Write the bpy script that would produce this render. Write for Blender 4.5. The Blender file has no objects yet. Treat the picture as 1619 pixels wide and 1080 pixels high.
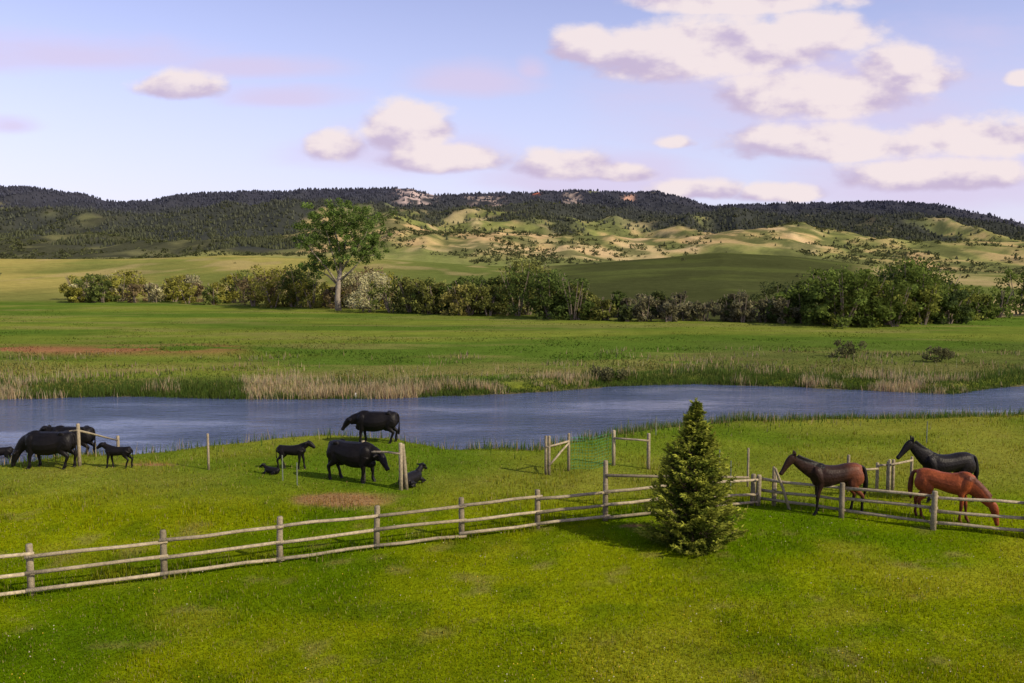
import bpy, math, numpy as np
from mathutils import Vector
rng=np.random.default_rng(7)
sc=bpy.context.scene
# ------------------------------------------------------------------ survey constants
FPX=1402.0; CAMH=7.5; PITCH=math.atan(120/1402.0); cp,sp=math.cos(PITCH),math.sin(PITCH)
def tanE(py): return np.tan(np.arctan((540-np.asarray(py,float))/FPX)-PITCH)
def pxof(X,Y): return 809.5+FPX*X/np.maximum(Y*cp+CAMH*sp,4.0)
# ------------------------------------------------------------------ noise
def _h(ix,iy,seed):
    n=(ix.astype(np.int64)*374761393+iy.astype(np.int64)*668265263+seed*974634777)&0xffffffff
    n=((n^(n>>13))*1274126177)&0xffffffff
    return ((n^(n>>16))&0xffff)/65535.0
def vn(x,y,seed=0):
    x=np.asarray(x,float);y=np.asarray(y,float)
    ix=np.floor(x);iy=np.floor(y);fx=x-ix;fy=y-iy
    fx=fx*fx*(3-2*fx);fy=fy*fy*(3-2*fy)
    a=_h(ix,iy,seed);b=_h(ix+1,iy,seed);c=_h(ix,iy+1,seed);d=_h(ix+1,iy+1,seed)
    return (a*(1-fx)+b*fx)*(1-fy)+(c*(1-fx)+d*fx)*fy
def fbm(x,y,seed=0,o=4):
    s=0;a=1;t=0
    for i in range(o):
        s=s+a*vn(x*2**i+13.7*i,y*2**i-7.1*i,seed+i);t+=a;a*=.5
    return s/t
def ridged(x,y,seed=0,o=4):
    s=0;a=1;t=0
    for i in range(o):
        s=s+a*(1-np.abs(2*vn(x*2**i+3.3*i,y*2**i+9.1*i,seed+i)-1));t+=a;a*=.5
    return s/t
def ss(a,b,x):
    t=np.clip((x-a)/(b-a),0,1);return t*t*(3-2*t)
# ------------------------------------------------------------------ terrain profiles (bearing -> value)
def prof(px,pts):
    p=np.array(pts,float);return np.interp(px,p[:,0],p[:,1])
WZ=-0.45
NEAR=[(-600,745),(0,736),(100,724),(200,718),(320,707),(440,696),(530,692),(630,698),(700,707),(850,713),(940,694),(1050,677),(1150,670),(1300,667),(1619,662),(2200,655)]
FAR=[(-600,634),(0,631),(200,626),(330,630),(400,631),(600,630),(720,626),(800,622),(880,618),(960,611),(1100,607),(1250,611),(1340,615),(1450,621),(1510,623),(1560,615),(1619,609),(2200,600)]
BASE=[(-600,476),(0,478),(300,480),(500,488),(800,500),(1200,512),(1400,514),(1500,509),(1619,500),(2200,495)]
MC=[(-600,412),(0,409),(200,405),(350,402),(500,410),(700,414),(850,419),(1000,408),(1140,400),(1250,408),(1380,424),(1500,436),(1619,438),(2200,440)]
FC=[(-600,385),(0,380),(150,378),(280,392),(450,384),(540,365),(620,350),(700,366),(780,360),(900,372),(1000,384),(1080,386),(1170,370),(1250,365),(1350,380),(1500,392),(1619,390),(2200,395)]
GC=[(-600,340),(0,334),(200,342),(330,337),(450,327),(600,333),(700,336),(850,326),(1000,336),(1100,346),(1200,342),(1350,346),(1500,351),(1619,372),(2200,380)]
RC=[(-600,303),(0,297),(60,299),(130,306),(170,319),(240,320),(300,308),(400,306),(500,302),(600,297),(650,297),(690,309),(800,305),(900,304),(1030,306),(1080,314),(1120,326),(1200,326),(1300,324),(1400,321),(1480,325),(1560,343),(1619,357),(2200,385)]
def shoreY(px,P): return (CAMH-WZ)/-tanE(prof(px,P))
def shore(X,Y):
    px=pxof(X,Y); wob=(fbm(X/3.,Y/3.,91,3)-.5)*2.0
    yn=shoreY(px,NEAR);yf=shoreY(px,FAR)
    return np.maximum(yn-Y,Y-yf)+wob, px, yn, yf
def fieldY(px): return CAMH/-tanE(prof(px,BASE))
def H(X,Y):
    X=np.asarray(X,float);Y=np.asarray(Y,float)
    s,px,yn,yf=shore(X,Y)
    z0=0.26*(fbm(X/9.,Y/9.,3,3)-.5)+0.06*(fbm(X/1.5,Y/1.5,5,2)-.5)
    z0=z0+0.5*ss(1300,1700,px)*ss(30,40,Y)*(Y<yn)
    z0=np.where(Y>yf,z0+ss(0,70,Y-yf)*0.5*(fbm(X/40.,Y/40.,8,2)-.5),z0)
    zs=WZ+np.where(s>0,.22,.3)*s; zs=np.maximum(zs,-1.6)
    z=np.minimum(z0,zs)
    yb=fieldY(px)
    lnY=np.log(np.maximum(Y,1.))
    eM,eF,eG,eR=[tanE(prof(px,p)) for p in (MC,FC,GC,RC)]
    K=[(np.log(yb),-CAMH/yb),(math.log(350),eM),(math.log(450),eM-.008),(math.log(900),eF),(math.log(1040),eF-.006),
       (math.log(1500),eG),(math.log(1700),eG-.004),(math.log(2500),eR),(math.log(3400),eR-.05),(math.log(9000),0*eR-.02)]
    E=np.zeros_like(z)+K[0][1]
    for (a,ea),(b,eb) in zip(K[:-1],K[1:]):
        t=np.clip((lnY-a)/(b-a),0,1); t2=t*t*(3-2*t); t=.5*t+.5*t2
        E=np.where(lnY>=a,ea+(eb-ea)*t,E)
    zf=CAMH+Y*E
    A=np.interp(Y,[150,350,480,620,900,1500,2200,2500,3300,9000],[0,1.6,5,11,13,26,24,6,10,0])
    wx=X+60*(fbm(X/300.,Y/300.,21,2)-.5)*2
    rg=ridged(wx/150.,Y/300.,31,4); sm=ridged(wx/55.,Y/110.,41,4)
    zf=zf+A*(rg-.62)*2.0+A*.55*(sm-.6)*(Y>400)
    return np.where(Y>yb,zf,z)
def ground_hit(px,py):
    u=(px-809.5)/FPX;v=(540-py)/FPX
    d=np.array([u,cp+v*sp,-sp+v*cp])
    t=np.concatenate([np.arange(8,80,.05),np.arange(80,400,.3)])
    x=d[0]*t;y=d[1]*t;z=CAMH+d[2]*t
    h=np.maximum(H(x,y),WZ)
    i=np.argmax(z<=h)
    return float(x[i]),float(y[i]),float(H(np.array([x[i]]),np.array([y[i]]))[0])
def gz(x,y): return float(H(np.array([x]),np.array([y]))[0])
# ------------------------------------------------------------------ mesh helpers
def mk(name,V,F,mat,C=None,smooth=False,parent=None,loc=None,rotz=0):
    V=np.asarray(V,np.float32);F=np.asarray(F,np.int32)
    me=bpy.data.meshes.new(name)
    k=F.shape[1]
    me.vertices.add(len(V));me.vertices.foreach_set('co',V.ravel())
    me.loops.add(F.size);me.loops.foreach_set('vertex_index',F.ravel())
    me.polygons.add(len(F));me.polygons.foreach_set('loop_start',np.arange(len(F),dtype=np.int32)*k)
    me.polygons.foreach_set('loop_total',np.full(len(F),k,np.int32))
    me.update(calc_edges=True); me.validate()
    me.polygons.foreach_set('use_smooth',np.full(len(me.polygons),smooth))
    if C is not None:
        C=np.asarray(C,np.float32);C4=np.ones((len(V),4),np.float32);C4[:,:3]=C
        at=me.color_attributes.new('Col','FLOAT_COLOR','POINT');at.data.foreach_set('color',C4.ravel())
    me.materials.append(mat)
    ob=bpy.data.objects.new(name,me);sc.collection.objects.link(ob)
    if parent: ob.parent=parent
    if loc is not None: ob.location=loc
    ob.rotation_euler[2]=rotz
    return ob
def empty(name,loc):
    e=bpy.data.objects.new(name,None);e.location=loc;e.empty_display_size=.3;sc.collection.objects.link(e);return e
class Acc:
    def __init__(s): s.V=[];s.F=[];s.C=[];s.n=0
    def add(s,V,F,C=None):
        V=np.asarray(V,float);s.V.append(V);s.F.append(np.asarray(F)+s.n);s.n+=len(V)
        if C is None: C=(1,1,1)
        C=np.asarray(C,float)
        if C.ndim==1: C=np.tile(C,(len(V),1))
        s.C.append(C)
    def get(s): return np.vstack(s.V),np.vstack(s.F),np.vstack(s.C)
def tube(pts,rad,seg=8,lat=(0,1,0)):
    P=np.array(pts,float);n=len(P)
    R=np.array([(r,r) if np.isscalar(r) else r for r in rad],float)
    T=np.gradient(P,axis=0);T/=np.linalg.norm(T,axis=1)[:,None]+1e-9
    lat=np.array(lat,float);V=[]
    a=np.arange(seg)*2*math.pi/seg
    for i in range(n):
        l=lat-T[i]*lat.dot(T[i])
        if np.linalg.norm(l)<.05: l=np.cross(T[i],(1,0,0))
        l/=np.linalg.norm(l);m=np.cross(T[i],l)
        V.append(P[i]+np.outer(np.cos(a)*R[i,0],l)+np.outer(np.sin(a)*R[i,1],m))
    V=np.vstack(V+[P[:1],P[-1:]]);F=[]
    for i in range(n-1):
        for j in range(seg):
            k=(j+1)%seg;A=i*seg+j;B=i*seg+k;Cc=A+seg;D=B+seg
            F+=[(A,B,D),(A,D,Cc)]
    c0=n*seg;c1=c0+1
    for j in range(seg):
        k=(j+1)%seg;F.append((c0,k,j));F.append((c1,(n-1)*seg+j,(n-1)*seg+k))
    return V,np.array(F)
def mixc(a,b,t): t=np.clip(t,0,1)[...,None];return a*(1-t)+b*t
# ------------------------------------------------------------------ materials
def newmat(name):
    m=bpy.data.materials.new(name);m.use_nodes=True;nt=m.node_tree
    b=nt.nodes['Principled BSDF'];return m,nt,b
def N(nt,t,**k):
    n=nt.nodes.new(t)
    for a,v in k.items(): setattr(n,a,v)
    return n
def mat_attr(name,rough=.9,spec=.1,nscales=((1,.3),),transl=0,bump=0,bscale=20,stretch=(1,1,1)):
    m,nt,b=newmat(name);L=nt.links
    at=N(nt,'ShaderNodeAttribute',attribute_name='Col')
    col=at.outputs['Color']
    if nscales or bump:
        tc=N(nt,'ShaderNodeTexCoord');mp=N(nt,'ShaderNodeMapping');mp.inputs['Scale'].default_value=stretch
        L.new(tc.outputs['Object'],mp.inputs[0])
    for s,a in nscales:
        n=N(nt,'ShaderNodeTexNoise');n.inputs['Scale'].default_value=s;n.inputs['Detail'].default_value=3;n.inputs['Roughness'].default_value=.65
        L.new(mp.outputs[0],n.inputs['Vector'])
        r=N(nt,'ShaderNodeMapRange');r.inputs[1].default_value=.3;r.inputs[2].default_value=.7;r.inputs[3].default_value=1-a;r.inputs[4].default_value=1+a
        L.new(n.outputs[0],r.inputs[0])
        v=N(nt,'ShaderNodeVectorMath',operation='SCALE');L.new(col,v.inputs[0]);L.new(r.outputs[0],v.inputs['Scale']);col=v.outputs[0]
    L.new(col,b.inputs['Base Color']);b.inputs['Roughness'].default_value=rough
    b.inputs['Specular IOR Level'].default_value=spec
    if bump:
        n=N(nt,'ShaderNodeTexNoise');n.inputs['Scale'].default_value=bscale;n.inputs['Detail'].default_value=4
        L.new(mp.outputs[0],n.inputs['Vector'])
        bp=N(nt,'ShaderNodeBump');bp.inputs['Strength'].default_value=1;bp.inputs['Distance'].default_value=bump
        L.new(n.outputs[0],bp.inputs['Height']);L.new(bp.outputs[0],b.inputs['Normal'])
    if transl:
        d=N(nt,'ShaderNodeBsdfDiffuse');L.new(col,d.inputs[0])
        t=N(nt,'ShaderNodeBsdfTranslucent');L.new(col,t.inputs[0])
        mx=N(nt,'ShaderNodeMixShader');mx.inputs[0].default_value=transl
        out=nt.nodes['Material Output'];L.new(d.outputs[0],mx.inputs[1]);L.new(t.outputs[0],mx.inputs[2]);L.new(mx.outputs[0],out.inputs[0])
    return m
M_ground=mat_attr('ground_cover',.95,.0,((.02,.14),(.35,.16),(4,.18),(22,.22)),bump=.05,bscale=9)
M_leaf=mat_attr('foliage',nscales=(),transl=.4)
M_grass=mat_attr('grass_blades',nscales=(),transl=.45)
M_needle=mat_attr('spruce_needles',nscales=(),transl=.25)
M_bark=mat_attr('bark',.9,.1,((3,.3),))
M_pine=mat_attr('distant_pine',.95,.0,())
M_wood=mat_attr('weathered_wood',.9,.1,((2,.22),(14,.3)),bump=.01,bscale=30)
M_hide=mat_attr('animal_coat',.46,.13,((5,.3),(30,.25)),bump=.012,bscale=18)
M_net=mat_attr('net_plastic',.5,.3,())
# ------------------------------------------------------------------ terrain mesh
rows=np.concatenate([np.linspace(-40,10,26)[:-1],np.linspace(10,72,300)[:-1],np.exp(np.linspace(math.log(72),math.log(9000),520))])
cols=np.linspace(-1,1,641)
YY,S=np.meshgrid(rows,cols,indexing='ij')
XX=S*np.sqrt(YY**2+60**2)
ZZ=H(XX,YY)
def forest(X,Y,px):
    n=fbm(X/180.,Y/260.,55,4);n2=fbm(X/60.,Y/120.,57,3)
    right=ss(1080,1180,px);left=1-ss(400,520,px)
    p=np.where(Y>1650,.92-.27*ss(680,760,px)*(1-ss(1040,1130,px)), np.where(Y>1000,.40+.32*left+.28*right,.12+.30*left))
    p=np.where(Y>2450,p+.12,p)
    p=np.where(Y<600,0,p)
    return ss(.42,.58,p+ (n-.5)*1.0+(n2-.5)*.5)
c=lambda *a:np.array(a,float)
def cover(X,Y):
    s,px,yn,yf=shore(X,Y)
    yb=fieldY(px)
    n1=fbm(X/5.,Y/5.,61,4);n2=fbm(X/1.1,Y/1.1,63,3);n3=fbm(X/25.,Y/12.,65,3)
    C=mixc(c(.085,.145,.002),c(.165,.20,.003),ss(.33,.65,n1))
    C=mixc(C,c(.05,.098,.003),ss(.5,.75,n2)*.5)
    C=mixc(C,c(.22,.215,.015),ss(.55,.8,fbm(X/2.3,Y/2.3,66,3))*.5)
    C=mixc(C,c(.20,.17,.05),ss(.68,.82,fbm(X/.9,Y/.9,67,3))*.5)
    past=ss(26,31,Y-0*X)
    C=mixc(C,mixc(c(.085,.14,.01),c(.18,.18,.03),ss(.3,.7,n3*.5+n1*.5)),past*.8)
    for (dx,dy,rx,ry) in DIRT:
        d=np.sqrt(((X-dx)/rx)**2+((Y-dy)/ry)**2)+(n2-.5)*1.2+(n1-.5)
        C=mixc(C,c(.27,.15,.075),(1-ss(.4,1.2,d))*.85)
    C=mixc(C,c(.085,.075,.04),(1-ss(0,.8,s))*(Y<80))
    ff=ss(0,3,Y-yf)
    Cf=mixc(c(.075,.125,.016),c(.14,.17,.025),ss(.35,.7,fbm(X/30.,Y/9.,71,4)))
    Cf=mixc(Cf,c(.18,.17,.05),ss(.5,.75,fbm(X/14.,Y/3.5,72,4))*.65)
    near_reed=1-ss(2,22,Y-yf+ (n1-.5)*16)
    Cf=mixc(Cf,c(.21,.17,.06),near_reed*ss(.35,.6,fbm(X/7.,Y/3.,73,3))*.7)
    red=np.exp(-((Y-79-(X+45)*.03)/4.0)**2)*(1-ss(330,420,px))*ss(.35,.55,fbm(X/6.,Y/2.,75,3))
    Cf=mixc(Cf,c(.27,.12,.06),red*.85)
    Cf=mixc(Cf,c(.09,.10,.03),ss(1050,1150,px)*(1-ss(14,32,Y-yf+(n1-.5)*20))*.6)
    C=mixc(C,Cf,ff)
    g=fbm(X/60.,Y/60.,81,4);g2=fbm(X/14.,Y/25.,83,3);g3=fbm(X/30.,Y/18.,84,4)
    left=1-ss(380,720,px);right=ss(1330,1450,px)
    Cm=mixc(c(.10,.125,.03),c(.32,.27,.075),left*ss(.15,.6,g)*.95)
    Cm=mixc(Cm,c(.13,.16,.035),left*ss(.5,.65,g3)*.6)
    Cm=mixc(Cm,c(.050,.058,.02),ss(820,900,px)*(1-ss(1330,1420,px))*(.97-.35*ss(.5,.7,g3)))  # shadow on the right mid hill painted in as darker green
    Cm=mixc(Cm,c(.44,.34,.16),right*ss(.25,.6,g))
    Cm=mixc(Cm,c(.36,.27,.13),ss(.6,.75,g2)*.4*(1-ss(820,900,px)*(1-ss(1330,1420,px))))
    Cm=mixc(Cm,c(.20,.22,.07),ss(380,460,Y)*.6)
    h=fbm(X/110.,Y/160.,85,4);h2=fbm(X/22.,Y/36.,87,5);h3=ridged(X/70.,Y/150.,88,3);h4=fbm(X/9.,Y/16.,90,3)
    lf=1-ss(400,500,px)
    Cfh=mixc(c(.42,.30,.14),c(.17,.185,.055),ss(.30,.54,h*.5+h2*.5))
    Cfh=mixc(Cfh,c(.52,.39,.21),ss(.70,.86,h3)*.5)
    Cfh=mixc(Cfh,c(.085,.095,.035),ss(.46,.58,h2*.7+h4*.3)*.8)
    Cfh=mixc(Cfh,mixc(c(.05,.053,.03),c(.11,.11,.05),ss(.4,.7,h2)),lf)  # left foothills: dark brush colour, also standing in for cloud shadow
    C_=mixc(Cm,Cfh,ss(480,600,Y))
    fo=forest(X,Y,px)
    C_=mixc(C_,mixc(c(.20,.18,.09),c(.11,.125,.065),ss(.3,.55,h2)),ss(1200,1600,Y)*.88)
    C_=mixc(C_,mixc(c(.036,.040,.034),c(.040,.041,.056),ss(1500,2500,Y)),fo)  # forest colour turns bluish with distance: haze painted into the ridge
    def rock(px0,w,y0,y1,col,C_,st=1):
        m=np.exp(-((px-px0)/w)**4)*ss(y0,y0+60,Y)*(1-ss(y1-60,y1,Y))*ss(.42,.56,fbm(X/14.,Y/26.,89,4))
        return mixc(C_,c(*col),m*st)
    for r in ROCKS: C_=rock(*r,C_)
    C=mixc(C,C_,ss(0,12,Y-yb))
    return C
ROCKS=[(660,30,1850,2620,(.46,.36,.32)),(848,6,2150,2450,(.50,.16,.09)),(992,9,2050,2400,(.42,.25,.18)),(765,28,1850,2400,(.36,.28,.23)),(905,14,1900,2350,(.34,.27,.22))]
dx,dy,_=ground_hit(530,790);DIRT=[(dx,dy,1.7,.8)]
dx,dy,_=ground_hit(230,735);DIRT.append((dx,dy,1.0,.3))
dx,dy,_=ground_hit(1000,832);DIRT.append((dx,dy,.5,.2))
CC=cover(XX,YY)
V=np.stack([XX,YY,ZZ],-1).reshape(-1,3)
nr,nc=XX.shape
idx=np.arange(nr*nc).reshape(nr,nc)
F=np.stack([idx[:-1,:-1],idx[:-1,1:],idx[1:,1:],idx[1:,:-1]],-1).reshape(-1,4)
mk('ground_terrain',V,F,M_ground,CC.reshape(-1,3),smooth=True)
# ------------------------------------------------------------------ water
m,nt,b=newmat('pond_water');L=nt.links
b.inputs['Base Color'].default_value=(.055,.075,.14,1);b.inputs['Roughness'].default_value=.10;b.inputs['IOR'].default_value=1.33
tc=N(nt,'ShaderNodeTexCoord');mp=N(nt,'ShaderNodeMapping');mp.inputs['Scale'].default_value=(.45,1.3,1);mp.inputs['Rotation'].default_value=(0,0,.25)
L.new(tc.outputs['Object'],mp.inputs[0])
n=N(nt,'ShaderNodeTexNoise');n.inputs['Scale'].default_value=1.7;n.inputs['Detail'].default_value=5;n.inputs['Roughness'].default_value=.62;L.new(mp.outputs[0],n.inputs['Vector'])
n_=N(nt,'ShaderNodeTexNoise');n_.inputs['Scale'].default_value=.2;n_.inputs['Detail'].default_value=4;L.new(mp.outputs[0],n_.inputs['Vector'])
r=N(nt,'ShaderNodeMapRange');r.inputs[1].default_value=.38;r.inputs[2].default_value=.62;r.inputs[3].default_value=.05;r.inputs[4].default_value=.34;L.new(n_.outputs[0],r.inputs[0])
bp=N(nt,'ShaderNodeBump');bp.inputs['Strength'].default_value=1;L.new(r.outputs[0],bp.inputs['Distance']);L.new(n.outputs[0],bp.inputs['Height']);L.new(bp.outputs[0],b.inputs['Normal'])
mk('pond_water',[(-84,28,WZ),(84,28,WZ),(84,72,WZ),(-84,72,WZ)],[(0,1,2,3)],m)
# ------------------------------------------------------------------ blades
def blades(name,X,Y,h,w,col,lean=.35):
    n=len(X);Z=H(X,Y)-.01
    a=rng.uniform(0,2*math.pi,n);d=np.stack([np.cos(a),np.sin(a),0*a],-1)*(w/2)[:,None]
    b_=rng.uniform(0,2*math.pi,n);l=np.stack([np.cos(b_),np.sin(b_),0*b_],-1)*(h*lean*rng.random(n))[:,None]
    P=np.stack([X,Y,Z],-1);top=P+l;top[:,2]+=h
    V=np.stack([P-d,P+d,top],1).reshape(-1,3);F=np.arange(3*n).reshape(n,3)
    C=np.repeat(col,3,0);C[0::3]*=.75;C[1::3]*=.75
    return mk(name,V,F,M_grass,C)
def jit(C,a=.25): return C*(1+a*(rng.random((len(C),1))*2-1))*(1+.12*(rng.random((len(C),3))*2-1))
FL=[(-18,17.2),(-10.95,20.2),(2.76,26.2),(7.55,27.8),(14.2,24.2),(26,18.5)]
def fenceY(X): p=np.array(FL);return np.interp(X,p[:,0],p[:,1])
n=300000
Yr=1/rng.uniform(1/48.,1/12.5,n);Xr=rng.uniform(-.72,.72,n)*(Yr+3)
s,px,yn,yf=shore(Xr,Yr);k=s>.4;Xr,Yr=Xr[k],Yr[k]
lawn=Yr<fenceY(Xr)
dist=np.abs(Yr-fenceY(Xr))
tuft=ss(.5,.7,fbm(Xr/1.7,Yr/1.7,101,3))
h=np.where(lawn,.04+.03*rng.random(len(Xr))+.05*tuft*rng.random(len(Xr)),.05+.14*rng.random(len(Xr))*(.3+tuft))
h=h+np.where(dist<.4+.5*tuft,.18*rng.random(len(Xr)),0)
w=.012+.0006*Yr
C=cover(Xr,Yr)*np.array([1.5,1.4,1.0])
dr=rng.random(len(Xr))<.07;C[dr]=np.array([.36,.31,.10])
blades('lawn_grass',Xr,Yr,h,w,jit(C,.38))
n=70000
Yr=1/rng.uniform(1/150.,1/52.,n);Xr=rng.uniform(-.75,.75,n)*Yr
s,px,yn,yf=shore(Xr,Yr);k=(Yr>yf+.5)&(Yr<fieldY(px));Xr,Yr=Xr[k],Yr[k]
C=cover(Xr,Yr)*1.3
cl=fbm(Xr/5.,Yr/5.,103,3)
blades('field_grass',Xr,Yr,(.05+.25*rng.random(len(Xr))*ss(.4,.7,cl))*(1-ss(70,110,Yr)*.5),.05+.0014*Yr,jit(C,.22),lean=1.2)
# reeds far shore
n=60000
px=rng.uniform(-300,1950,n)
yf=shoreY(px,FAR);Yr=yf+rng.gamma(1.6,1.3,n)-.4;Xr=(px-809.5)/FPX*(Yr*cp+CAMH*sp)
tan=prof(px,[(-300,.35),(0,.5),(60,.4),(120,.25),(200,.1),(380,.1),(400,.7),(480,.9),(540,.35),(620,.45),(680,.18),(745,.22),(780,.5),(890,.5),(930,.25),(960,.0),(1050,.05),(1300,.08),(1380,.3),(1480,.38),(1520,.1),(1950,.1)])
cl=fbm(Xr/2.2,Yr/1.2,111,3);cl2=fbm(Xr/7.,Yr/3.,112,2)
istan=(rng.random(n)<ss(.25,.8,tan*.95+(cl-.5)*1.9))
Ct=np.where(istan[:,None],np.array([.45,.36,.20]),np.array([.085,.13,.025]))
hh=np.where(istan,.24+.52*rng.random(n),.20+.40*rng.random(n))*(.1+1.2*cl+.9*(cl2-.4))
k=(rng.random(n)<np.where(istan,.8,.8))&(hh>.07)
blades('reed_bed',Xr[k],Yr[k],hh[k],(.035+.03*rng.random(n))[k],jit(Ct[k],.3),lean=.4)
n=20000
px=rng.uniform(-300,1950,n);yf=shoreY(px,FAR);Yr=yf+rng.uniform(3,22,n);Xr=(px-809.5)/FPX*(Yr*cp+CAMH*sp)
cl=fbm(Xr/4.,Yr/3.,115,3);k=rng.random(n)<ss(.5,.72,cl)*prof(px,[(-300,.6),(900,.5),(1000,.5),(1950,.9)])
Ct=np.where((rng.random(n)<.5)[:,None],np.array([.36,.28,.16]),np.array([.12,.15,.04]))
blades('bank_grass',Xr[k],Yr[k],(.2+.35*rng.random(n))[k],(.06+.05*rng.random(n))[k],jit(Ct[k],.3),lean=.5)
n=30000
px=rng.uniform(-300,1950,n);yn=shoreY(px,NEAR);Yr=yn-rng.gamma(1.5,.7,n)+.5
Xr=(px-809.5)/FPX*(Yr*cp+CAMH*sp)
pr=prof(px,[(-300,.1),(400,.08),(650,.08),(860,.2),(1000,.8),(1950,1)])
k=rng.random(n)<pr
cl=fbm(Xr/1.3,Yr/1.0,113,3)
Ct=np.where((rng.random(n)<.2)[:,None],np.array([.36,.29,.14]),np.array([.085,.14,.022]))
blades('shore_rushes',Xr[k],Yr[k],((.2+.5*rng.random(n))*(.2+1.1*cl))[k],(.03+.02*rng.random(n))[k],jit(Ct[k],.3),lean=.3)
n=650;Yr=1/rng.uniform(1/26.,1/13.,n);Xr=rng.uniform(-.7,.7,n)*Yr;Zr=H(Xr,Yr)+.07;r=.016
k=fbm(Xr/2,Yr/2,121,2)>.5;Xr,Yr,Zr=Xr[k],Yr[k],Zr[k];n=len(Xr)
P=np.stack([Xr,Yr,Zr],-1);o=np.array([[r,0,0],[0,r,0],[-r,0,0],[0,-r,0],[0,0,r],[0,0,-r]])
V=(P[:,None]+o[None]).reshape(-1,3);f=np.array([(0,1,4),(1,2,4),(2,3,4),(3,0,4),(1,0,5),(2,1,5),(3,2,5),(0,3,5)])
F=(f[None]+6*np.arange(n)[:,None,None]).reshape(-1,3)
C=np.where((rng.random(n)<.6)[:,None],np.array([.6,.55,.4]),np.array([.65,.5,.05]))
mk('lawn_flowers',V,F,M_leaf,np.repeat(C,6,0))
# ------------------------------------------------------------------ leaf clouds
def leaves(P,size,col):
    n=len(P);a=rng.normal(size=(n,3));a/=np.linalg.norm(a,axis=1)[:,None]
    b_=rng.normal(size=(n,3));b_-=a*(a*b_).sum(1)[:,None];b_/=np.linalg.norm(b_,axis=1)[:,None]
    s_=(size*(.6+.8*rng.random(n)))[:,None] if np.isscalar(size) else size[:,None]
    V=np.stack([P-a*s_,P-b_*s_*.6,P+a*s_,P+b_*s_*.6],1).reshape(-1,3)
    return V,np.arange(4*n).reshape(n,4),np.repeat(col,4,0)
def clumps(cent,rad,per,size,col,flat=.8):
    cent=np.asarray(cent);n=len(cent)
    d=rng.normal(size=(n,per,3));d/=np.linalg.norm(d,axis=2)[...,None]
    r=rng.random((n,per,1))**.45
    P=cent[:,None]+d*r*np.asarray(rad).reshape(n,1,1)*np.array([1,1,flat])
    tone=(.6+.75*rng.random((n,1,1)))
    c=np.asarray(col)
    if c.ndim==1: c=np.tile(c,(n,1))
    C=np.tile(c[:,None]*tone,(1,per,1))*(.75+.5*rng.random((n,per,1)))
    return leaves(P.reshape(-1,3),size,C.reshape(-1,3))
TX,TY,TZ=ground_hit(535,491)
TOP=[(105,452),(120,436),(150,426),(185,436),(220,430),(280,436),(330,428),(360,434),(400,420),(440,414),(500,426),(560,424),(600,418),(650,416),(700,434),(760,432),(800,420),(850,406),(885,422),(925,450),(960,464),(1000,460),(1050,460),(1100,454),(1150,456),(1200,460),(1250,442),(1290,432),(1340,412),(1400,407),(1480,411),(1525,418),(1545,446),(1580,430),(1619,426),(1700,430),(1900,440)]
lv=Acc();tr=Acc()
pxs=np.concatenate([rng.uniform(110,1900,80),rng.uniform(115,520,16),rng.uniform(640,900,14),rng.uniform(1320,1530,18),np.arange(122,1880,31)])
for q in pxs:
    yb=float(fieldY(np.array([q]))[0]);Y=yb*rng.uniform(.985,1.08);X=(q-809.5)/FPX*(Y*cp+.6)
    top=float(prof(q,TOP));h=(float(prof(q,BASE))-top)/FPX*Y*rng.uniform(.55,1.03)
    if 1490<q<1560: h*=.6
    if 500<q<572:
        Y=max(Y,TY+rng.uniform(4,14));h*=.85
        if 515<q<555: h*=.75
        X=(q-809.5)/FPX*(Y*cp+.6)
    z=gz(X,Y)
    big=h>5.2
    t=rng.random()
    if q<620: col=c(.27,.26,.05) if t<.5 else (c(.45,.42,.22) if t<.62 else (c(.13,.16,.04) if t<.85 else c(.21,.16,.08)))
    elif q<980: col=c(.17,.18,.045) if t<.55 else (c(.09,.125,.03) if t<.85 else c(.24,.22,.06))
    elif q<1240: col=c(.09,.11,.035) if t<.6 else c(.16,.15,.08)
    else: col=c(.11,.15,.03) if t<.65 else (c(.18,.20,.04) if t<.85 else c(.07,.10,.03))
    nc_=int(10+h*3.2);wd=h*rng.uniform(.45,.75)
    cz=rng.random(nc_)**.95*.88+.05
    wr=wd*np.sqrt(np.clip(1-((cz-.42)/.64)**2,.15,1));an=rng.uniform(0,2*math.pi,nc_);rr=np.sqrt(rng.random(nc_))*wr*.9
    cen=np.stack([X+np.cos(an)*rr,Y+np.sin(an)*rr,z+cz*h],-1)
    rad=h*rng.uniform(.07,.18,nc_)+.14
    lv.add(*clumps(cen,rad,46,.21,col))
    for j in range(5 if big else 4):
        a=rng.uniform(0,6.28);x2=X+math.cos(a)*wd*.6;y2=Y+math.sin(a)*wd*.6
        Vt,Ft=tube([(X+math.cos(a)*.3,Y,z-.2),((X+x2)/2,(Y+y2)/2,z+h*.4),(x2,y2,z+h*.9)],[.14,.09,.03],5)
        tr.add(Vt,Ft,(.20,.16,.12))
th=empty('creek_shrub_thicket',(0,0,0))
V,F,C=lv.get();mk('shrub_leaves',V,F,M_leaf,C,parent=th)
V,F,C=tr.get();mk('shrub_stems',V,F,M_bark,C,parent=th)
lv=Acc()
for q,py,h in ((1343,566,1.2),(1480,572,1.0),(960,600,.6)):
    x,y,z=ground_hit(q,py)
    cen=np.stack([x+rng.normal(0,.7,10),y+rng.normal(0,.6,10),z+rng.uniform(.1,h,10)],-1)
    lv.add(*clumps(cen,np.full(10,.42),80,.09,(.10,.10,.045)))
V,F,C=lv.get();mk('field_bushes',V,F,M_leaf,C)
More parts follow.
